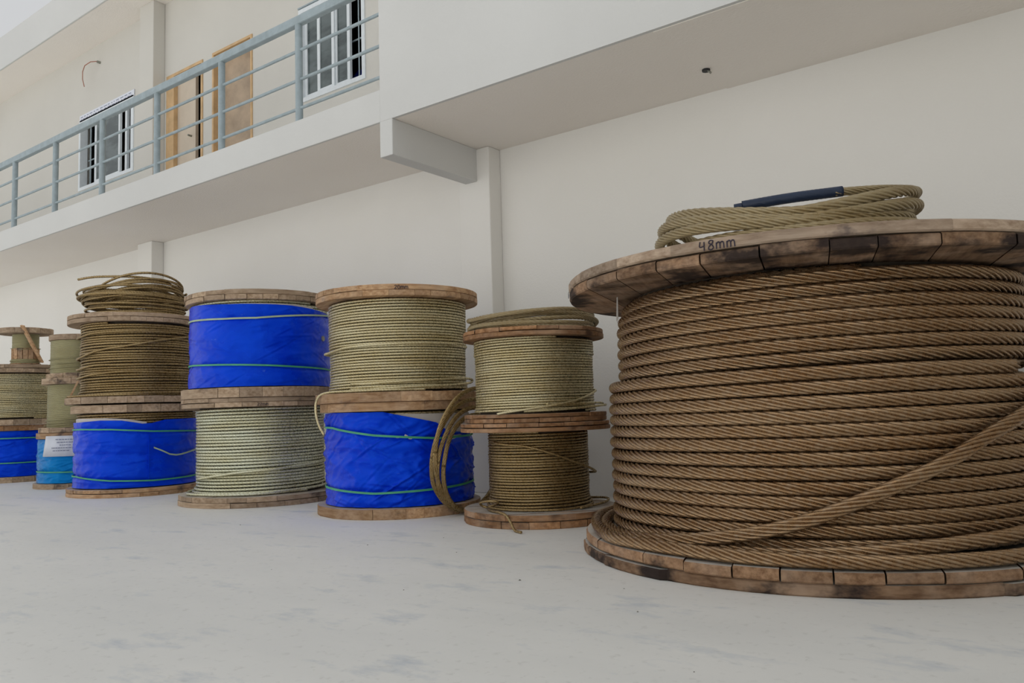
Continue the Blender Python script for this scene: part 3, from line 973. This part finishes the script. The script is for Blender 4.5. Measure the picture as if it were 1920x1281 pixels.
def fine_winding(reel, z0, z1, r, pitch, mat, seed, wob=0.0006):
    n = int((z1 - z0) / pitch)
    m = 72
    rs = np.random.RandomState(seed)
    V = []
    t_ = np.arange(m) * 2 * PI / m
    rows = []
    for k in range(n):
        zc = z0 + (k + .5) * (z1 - z0) / n
        dr = rs.randn() * wob
        for q in range(6):
            a = -PI / 2 + PI * q / 5
            rows.append((r + dr + pitch * .5 * math.cos(a), zc + pitch * .5 * math.sin(a)))
    for (rr, zz) in rows:
        tilt = 0.25 * pitch * np.sin(t_)
        V.append(np.c_[rr * np.cos(t_), rr * np.sin(t_), zz + tilt])
    V = np.vstack(V)
    N_ = len(rows)
    i = np.arange(N_ - 1)[:, None] * m
    j = np.arange(m)[None, :]
    Q = np.stack([i + j, i + (j + 1) % m, i + m + (j + 1) % m, i + m + j], -1).reshape(-1, 4)
    return link('rope_winding', np_mesh('rope_winding', V, Q), mat, reel)


g_low = reel_root(GX, GY, 0, 'slim reel in faded light blue wrapping with a white paper sheet')
flange(g_low, 0.0, 0.052, 0.395, GX, GY, M['wood_grey'], 61, width=0.12, turn=0.3, layers=1)
flange(g_low, 0.50, 0.56, 0.376, GX, GY, M['wood_tan'], 62, width=0.12, turn=0.7, layers=1)
drum(g_low, 0.05, 0.505, 0.33, M['drum'])
s1 = interp_phi([(-180, .17), (-60, .17), (0, .165), (60, .17), (180, .17)])
tp = wrap_sheet(g_low, GX, GY, 0.362, 0.058, 0.495, M['tarp_teal'], 13, amp=0.010, n=220, m=70, dips=(s1,), diag=0.5)
strap(tp, GX, GY, 0.364, s1, M['strap'])
pv, pf = [], []
for i in range(13):
    ph = -47 + 52 * i / 12 - 0
    for (zz, k) in ((.325, -6), (.53, 0)):
        pv.append(polar(GX, GY, ph + k, 0.381 + 0.003 * math.sin(i * 1.7), zz))
pv2 = [(p[0] * .995, p[1] * .995, p[2]) for p in pv]
n_ = len(pv)
for i in range(12):
    k = i * 2
    pf.append((k, k + 2, k + 3, k + 1))
    pf.append((n_ + k + 1, n_ + k + 3, n_ + k + 2, n_ + k))
    pf.append((k, n_ + k, n_ + k + 2, k + 2))
    pf.append((k + 1, k + 3, n_ + k + 3, n_ + k + 1))
pf += [(0, 1, n_ + 1, n_), (24, n_ + 24, n_ + 25, 25)]
ps = link('paper_sheet', py_mesh('paper_sheet', pv + pv2, pf, True), M['paper'], g_low)
mb = MB()
for row, (a, b) in enumerate(((-30, -4), (-28, -6), (-24, -8), (-36, -4), (-34, -10))):
    zz = 0.49 - row * 0.028
    ph = a
    while ph < b:
        w = rnd.uniform(1.5, 4)
        q4 = [polar(GX, GY, p, rr, z) for rr in (0.3845, 0.386) for (p, z) in ((ph, zz), (ph + w, zz), (ph + w, zz + .009), (ph, zz + .009))]
        mb.add(q4, [(4, 5, 6, 7), (0, 1, 5, 4), (1, 2, 6, 5), (2, 3, 7, 6), (3, 0, 4, 7)])
        ph += w + 1.0
mb.build('print_lines', M['print'], ps)

g_mid = reel_root(GX, GY, 0.561, 'slim fine-rope reel, middle one of the narrow three-high stack')
flange(g_mid, 0.0, 0.052, 0.356, GX, GY, M['wood_grey'], 63, width=0.12, turn=0.1, layers=1)
flange(g_mid, 0.493, 0.556, 0.334, GX, GY, M['wood_grey'], 64, width=0.12, turn=0.4, layers=1)
drum(g_mid, 0.05, 0.50, 0.255, M['drum'])
fine_winding(g_mid, 0.052, 0.493, 0.278, 0.0095, M['rope_fine'], 1)
g_top = reel_root(GX + 0.01, GY, 1.118, 'slim fine-rope reel on top of the narrow three-high stack')
flange(g_top, 0.0, 0.05, 0.298, GX, GY, M['wood_grey'], 65, width=0.12, turn=0.2, layers=1)
flange(g_top, 0.392, 0.45, 0.282, GX, GY, M['wood_grey'], 66, width=0.12, turn=0.6, layers=1)
drum(g_top, 0.05, 0.40, 0.24, M['drum'])
fine_winding(g_top, 0.05, 0.392, 0.260, 0.0095, M['rope_fine'], 2)
for rt, zz, rr in ((g_mid, .09, .29), (g_mid, .12, .29), (g_top, .10, .272), (g_top, .14, .271), (g_top, .19, .271), (g_mid, .07, .30)):
    p_ = reel_path(GX, GY, [(-150, rr, zz), (-90, rr + .004, zz), (-40, rr, zz + .006), (0, rr, zz + .015), (50, rr, zz + .01), (110, rr, zz)])
    link('loose_rope', rope_mesh('loose_rope', p_, 0.0095, 4, 2, twist_step=60), M['rope_fine'], rt)

# ======================= H : reels at the far end
HX, HY = -10.62, 4.14
h_low = reel_root(HX, HY, 0, 'tarp-wrapped reel at the bottom of the farthest stack')
flange(h_low, 0.0, 0.062, 0.56, HX, HY, M['wood_grey'], 71, width=0.14, turn=0.3, layers=1)
flange(h_low, 0.585, 0.65, 0.56, HX, HY, M['wood_red'], 72, width=0.14, turn=0.5, layers=1)
drum(h_low, 0.06, 0.59, 0.43, M['drum'])
s1 = interp_phi([(-180, .50), (180, .50)])
s2 = interp_phi([(-180, .22), (180, .22)])
tp = wrap_sheet(h_low, HX, HY, 0.51, 0.066, 0.582, M['tarp'], 23, amp=0.012, n=220, m=70, dips=(s1, s2), diag=1.0)
strap(tp, HX, HY, 0.512, s1, M['strap'])
strap(tp, HX, HY, 0.512, s2, M['strap'])
h_mid = reel_root(HX, HY, 0.651, 'olive rope reel in the middle of the farthest stack')
flange(h_mid, 0.0, 0.065, 0.585, HX, HY, M['wood_grey'], 73, width=0.14, turn=0.1, layers=1)
flange(h_mid, 0.60, 0.695, 0.60, HX, HY, M['wood_grey'], 74, width=0.14, turn=0.6, layers=2)
drum(h_mid, 0.06, 0.605, 0.50, M['drum'])
h = helix(0.075, 0.592, 0.0195, 0.53, 0, 0.0012, 15, 72, 0.1)
link('rope_winding', rope_mesh('rope_winding', h, 0.0188, 6, 2, twist_step=45), M['rope_olive'], h_mid)
TX, TY = -10.20, 4.08
h_top = reel_root(TX, TY, 1.347, 'small half-empty reel showing bare wooden staves under thin rope')
flange(h_top, 0.0, 0.012, 0.16, TX, TY, M['wood_tan'], 75, width=0.1, layers=1)
flange(h_top, 0.352, 0.415, 0.281, TX, TY, M['wood_grey'], 76, width=0.12, turn=0.3, layers=1)
drum(h_top, 0.01, 0.355, 0.122, M['drum'])
for k in range(16):
    a = 2 * PI * k / 16
    o = MB().box(-0.0245, 0.0245, -0.008, 0.008, 0.06, 0.185).build('stave', M['wood_tan'], h_top, (0.134 * math.cos(a), 0.134 * math.sin(a), 0))
    o.rotation_euler[2] = a + PI / 2
fine_winding(h_top, 0.185, 0.352, 0.134, 0.0095, M['rope_fine'], 4)
fine_winding(h_top, 0.014, 0.06, 0.145, 0.0115, M['rope_fine'], 5, 0.003)
p_ = reel_path(TX, TY, [(-150, .15, .19), (-80, .15, .185), (0, .15, .17), (80, .15, .185), (150, .15, .19)])
link('loose_rope', rope_mesh('loose_rope', p_, 0.0095, 4, 2, twist_step=60), M['rope_fine'], h_top)
# loose board leaning against the small reel
pa, pb = Vector((-10.045, 3.80, 1.352)), Vector((-10.115, 3.785, 1.77))
pb = Vector((-9.93, 3.93, 1.755)); pa = Vector((-10.06, 4.20, 1.352))
ax = (pb - pa) / 2
sd = ax.cross(Vector((-0.2, 1, 0))).normalized()
MBp = MB().obox((0, 0, 0), ax.cross(sd).normalized() * 0.009, ax, sd * 0.03)
tag(MBp.build('loose_board', M['wood_tan'], None, (pa + pb) / 2 + Vector((0, 0, 0.02))), 'narrow offcut board leaning against the small half-empty reel', 'board')
# offcut standing on the lower flange of the brown reel
w0 = Vector(polar(FUX, FYY, -70, .545, .879)) + Vector((FUX, FYY, 0))
axo = Vector((0.035, 0.02, 0.075))
sdo = axo.cross(Vector((0.5, 0.8, 0))).normalized()
ob = MB().obox((0, 0, 0), axo.cross(sdo).normalized() * 0.008, axo, sdo * 0.018)
tag(ob.build('wood_offcut', M['wood_tan'], None, w0 + Vector((0, 0, 0.078))), 'small pale offcut of wood propped beside the brown rope winding', 'offcut')

# ------------------------------------------------------------------ loose coils lying on the stacks
def coil_path(loops, rx, ry, zfun, rfun, a0=0.0, n_per=72):
    n = int(loops * n_per)
    t_ = np.linspace(0, loops * 2 * PI, n)
    P = []
    for t in t_:
        u = t / (2 * PI)
        k = rfun(u, t)
        P.append((rx * k * math.cos(t + a0), ry * k * math.sin(t + a0), zfun(u, t)))
    return np.array(P)


def sn(*a):
    return noise.noise(Vector(a))


# on the big reel
cb = empty('rope_coil', (-1.14, 3.52, 1.256))
tag(cb, 'loose coil of tan wire rope with a dark sleeve, lying on the biggest reel', 'rope coil', 'loose coils on reels')
CD = 0.046
VA = math.atan2(3.52, -1.14)       # direction across the coil, away from the yard


def side_lift(t):
    return abs(math.sin(t - VA)) ** 1.5


P = coil_path(4.22, 0.535, 0.535,
              lambda u, t: 0.0235 + 0.025 * u + 0.115 * side_lift(t) * min(1, u / 3.5) + 0.008 * math.sin(1.3 * t),
              lambda u, t: 1.0 + 0.045 * math.sin(2.1 * u + 0.6) * math.cos(t - VA + 1.57) - 0.012 * u, VA - PI / 2 - 0.2, 96)
P[:, 2] = np.maximum(P[:, 2], 0.0235)
# the sleeved end leaves the last loop on its right side and lies across the front
right = np.array((math.cos(VA - PI / 2), math.sin(VA - PI / 2), 0))
tail = np.array([(0.50, 0.33, .245), (0.535, 0.12, .262), (0.52, -0.08, .25), (0.38, -0.28, .222), (0.22, -0.38, .205), (0.02, -0.43, .188), (-0.18, -0.455, .168)])
back = np.array((math.cos(VA), math.sin(VA), 0))
tail3 = [right * a + back * b + np.array((0, 0, c)) for a, b, c in tail]
link('rope_loops', rope_mesh('rope_loops', P, CD, 8, 4, 7.6, 20, depth=0.30), M['rope_coil'], cb)
tp_ = smooth_path([right * -0.1 + back * 0.52 + np.array((0, 0, .16)), right * 0.25 + back * 0.48 + np.array((0, 0, .20))] + tail3[:5] + [tail3[4] * 0.8 + tail3[5] * 0.2], 120)
link('rope_end', rope_mesh('rope_end', tp_, CD * .74, 8, 4, 7.6, 20, depth=0.30), M['rope_coil'], cb)
sl = smooth_path([t_ + np.array((0, 0, .002)) for t_ in tail3[4:7]], 40)
k0 = int(len(sl) * 0.93)
link('sleeve', rope_mesh('sleeve', sl[:k0], 0.041, 4, 4, 7.0, 20, depth=0.0), M['sleeve'], cb)
link('sleeve_tip', rope_mesh('sleeve_tip', np.vstack([sl[k0 - 1:], sl[-1:] * 1.03 - sl[-4:-3] * 0.03]), 0.027, 4, 4, 4.0, 10, depth=0.0), M['sleeve'], cb)

# on the small reel beside it
cc = empty('rope_coil', (-2.86, CY_ - 0.02, 1.131))
tag(cc, 'flat loose coil of olive wire rope lying on the upper thin-rope reel', 'rope coil', 'loose coils on reels')
P = coil_path(5.0, 0.375, 0.375,
              lambda u, t: 0.015 + 0.011 * u + 0.031 * abs(math.sin(t - 0.55)) ** 1.5 * min(1, u / 3) + 0.006 * math.sin(2.3 * t),
              lambda u, t: 1.0 + 0.07 * math.sin(1.7 * u + 1) * math.cos(t - 0.9), 0.55 + PI, 80)
P[:, 2] = np.maximum(P[:, 2], 0.0145)
link('rope_loops', rope_mesh('rope_loops', P, 0.027, 6, 3, 7.0, 24, depth=0.32), M['rope_coil'], cc)

# heaped on the brown reel
cf = empty('rope_coil', (-7.47, FYY, 1.63))
tag(cf, 'tall untidy heap of brown wire rope loops piled on a reel', 'rope coil', 'loose coils on reels')
rs = np.random.RandomState(4)
tiers = [(0.012, 0.115, 0.43, 9, 0.03), (0.12, 0.215, 0.47, 10, -0.03), (0.21, 0.345, 0.44, 11, 0.03)]
for ti, (za, zb, rr, loops, shift) in enumerate(tiers):
    ph = rs.rand(5) * 6.28
    def zf(u, t, za=za, zb=zb, loops=loops, ph=ph, ti=ti):
        k = u / loops
        base = za + (zb - za) * (0.5 - 0.5 * math.cos(k * 7.0 + ph[0]))
        tilt = (0.04 if ti else 0.014) * math.sin(t + ph[1] + 1.4 * math.sin(1.9 * u + ph[2]))
        crown = -0.085 * math.cos(t - 0.3) ** 2 * (1 if ti == 2 else 0.25)
        return max(0.0115 + 0.0, base + tilt + (crown if ti == 2 else 0) * (0.4 + 0.6 * k))
    def rf(u, t, loops=loops, ph=ph, ti=ti):
        return 1.0 - 0.12 * (0.5 + 0.5 * math.sin(u * 2.1 + ph[2])) + 0.04 * math.sin(t * 1.0 + u * 1.9 + ph[3]) - (0.10 * u / loops if ti == 2 else 0)
    P = coil_path(loops, rr, rr, zf, rf, ph[4], 64)
    P[:, 0] += shift
    link('rope_loops', rope_mesh('rope_loops', P, 0.0228, 6, 2, 6.5, 36), M['rope_brown'], cf)
p_ = smooth_path([polar(FUX, FYY, -74, .50, .335), polar(FUX, FYY, -60, .44, .345), polar(FUX, FYY, -40, .40, .345), polar(FUX, FYY, 0, .38, .34), polar(FUX, FYY, 40, .38, .32), polar(FUX, FYY, 80, .38, .27)], 80)
link('rope_end', rope_mesh('rope_end', p_, 0.0228), M['rope_brown'], cf)

# hoop of rope standing in the gap between two stacks
ch = empty('rope_coil', (-3.395, 4.05, 0.0))
tag(ch, 'hoop of thick wire rope standing upright between a blue-wrapped reel and a thin-rope reel', 'rope coil')
HR = 0.036
for k, (dx_, r_, cz, yy, tw) in enumerate(((-0.036, .356, .375, -.01, .10), (0.0, .330, .349, -.018, 0), (0.034, .306, .325, -.012, -.12), (0.0, .392, .411, .022, .04))):
    t_ = np.linspace(0, 2 * PI, 140)
    Y_ = yy - r_ * np.cos(t_) * 1.0
    Z_ = cz + r_ * np.sin(t_) * (1.0)
    X_ = dx_ + 0.055 * np.sin(t_) + tw * 0.12 * np.cos(t_) + 0.006 * np.sin(2 * t_ + k)
    Z_ = np.maximum(Z_, HR / 2)
    X_ = np.clip(X_, -0.055, 0.035)
    P = np.c_[X_, Y_, Z_]
    link('rope_loops', rope_mesh('rope_loops', P, HR * .86, 8, 3, 7.0, 24, ref=(1, 0.05, 0.02), depth=0.3), M['rope_brown'], ch)

# second hoop leaning on the wall behind the small reels
cw = empty('rope_coil', (-3.40, 4.80, 0.0))
tag(cw, 'dark rope coil leaning on the wall behind the thin-rope reels', 'rope coil')
for k in range(4):
    t_ = np.linspace(0, 2 * PI, 140)
    r_ = 0.375 - 0.016 * (k % 2) - 0.01 * k
    P = np.c_[r_ * np.cos(t_), 0.03 * k + 0.12 * np.sin(t_) + 0.02 * np.cos(t_ * 2 + k), np.maximum(r_ + 0.022 + r_ * 0.96 * np.sin(t_), 0.018)]
    link('rope_loops', rope_mesh('rope_loops', P, 0.034, 8, 2, 6.0, 30, ref=(0, 1, 0.1)), M['rope_brown'], cw)
MB().tube((-0.365, -0.02, 0.42), (-0.16, -0.02, 0.52), 0.010, 8).build('tie_wire', M['black'], cw)

# grit on the concrete
for k, (gx, gy, s_) in enumerate(((-1.92, 2.55, .006), (-2.55, 2.9, .004), (-1.3, 2.35, .004), (-3.1, 2.85, .004), (-0.9, 1.9, .003), (-2.2, 2.2, .003), (-4.4, 3.0, .005), (-3.0, 2.2, .003), (-1.5, 2.62, .004), (-2.9, 3.2, .004))):
    vv, ff = [], []
    rs_ = random.Random(k)
    for (a, b, c) in ((1, 0, 0), (-1, 0, 0), (0, 1, 0), (0, -1, 0), (0, 0, 1), (0, 0, 0)):
        vv.append((a * s_ * rs_.uniform(.7, 1.5), b * s_ * rs_.uniform(.7, 1.5), c * s_ * rs_.uniform(.6, 1)))
    ff = [(0, 2, 4), (2, 1, 4), (1, 3, 4), (3, 0, 4), (2, 0, 5), (1, 2, 5), (3, 1, 5), (0, 3, 5)]
    tag(link('pebble', py_mesh('pebble', vv, ff), M['stone'], None, (gx, gy, 0)), 'tiny bit of grit on the bare concrete floor', 'grit', 'grit on the floor')
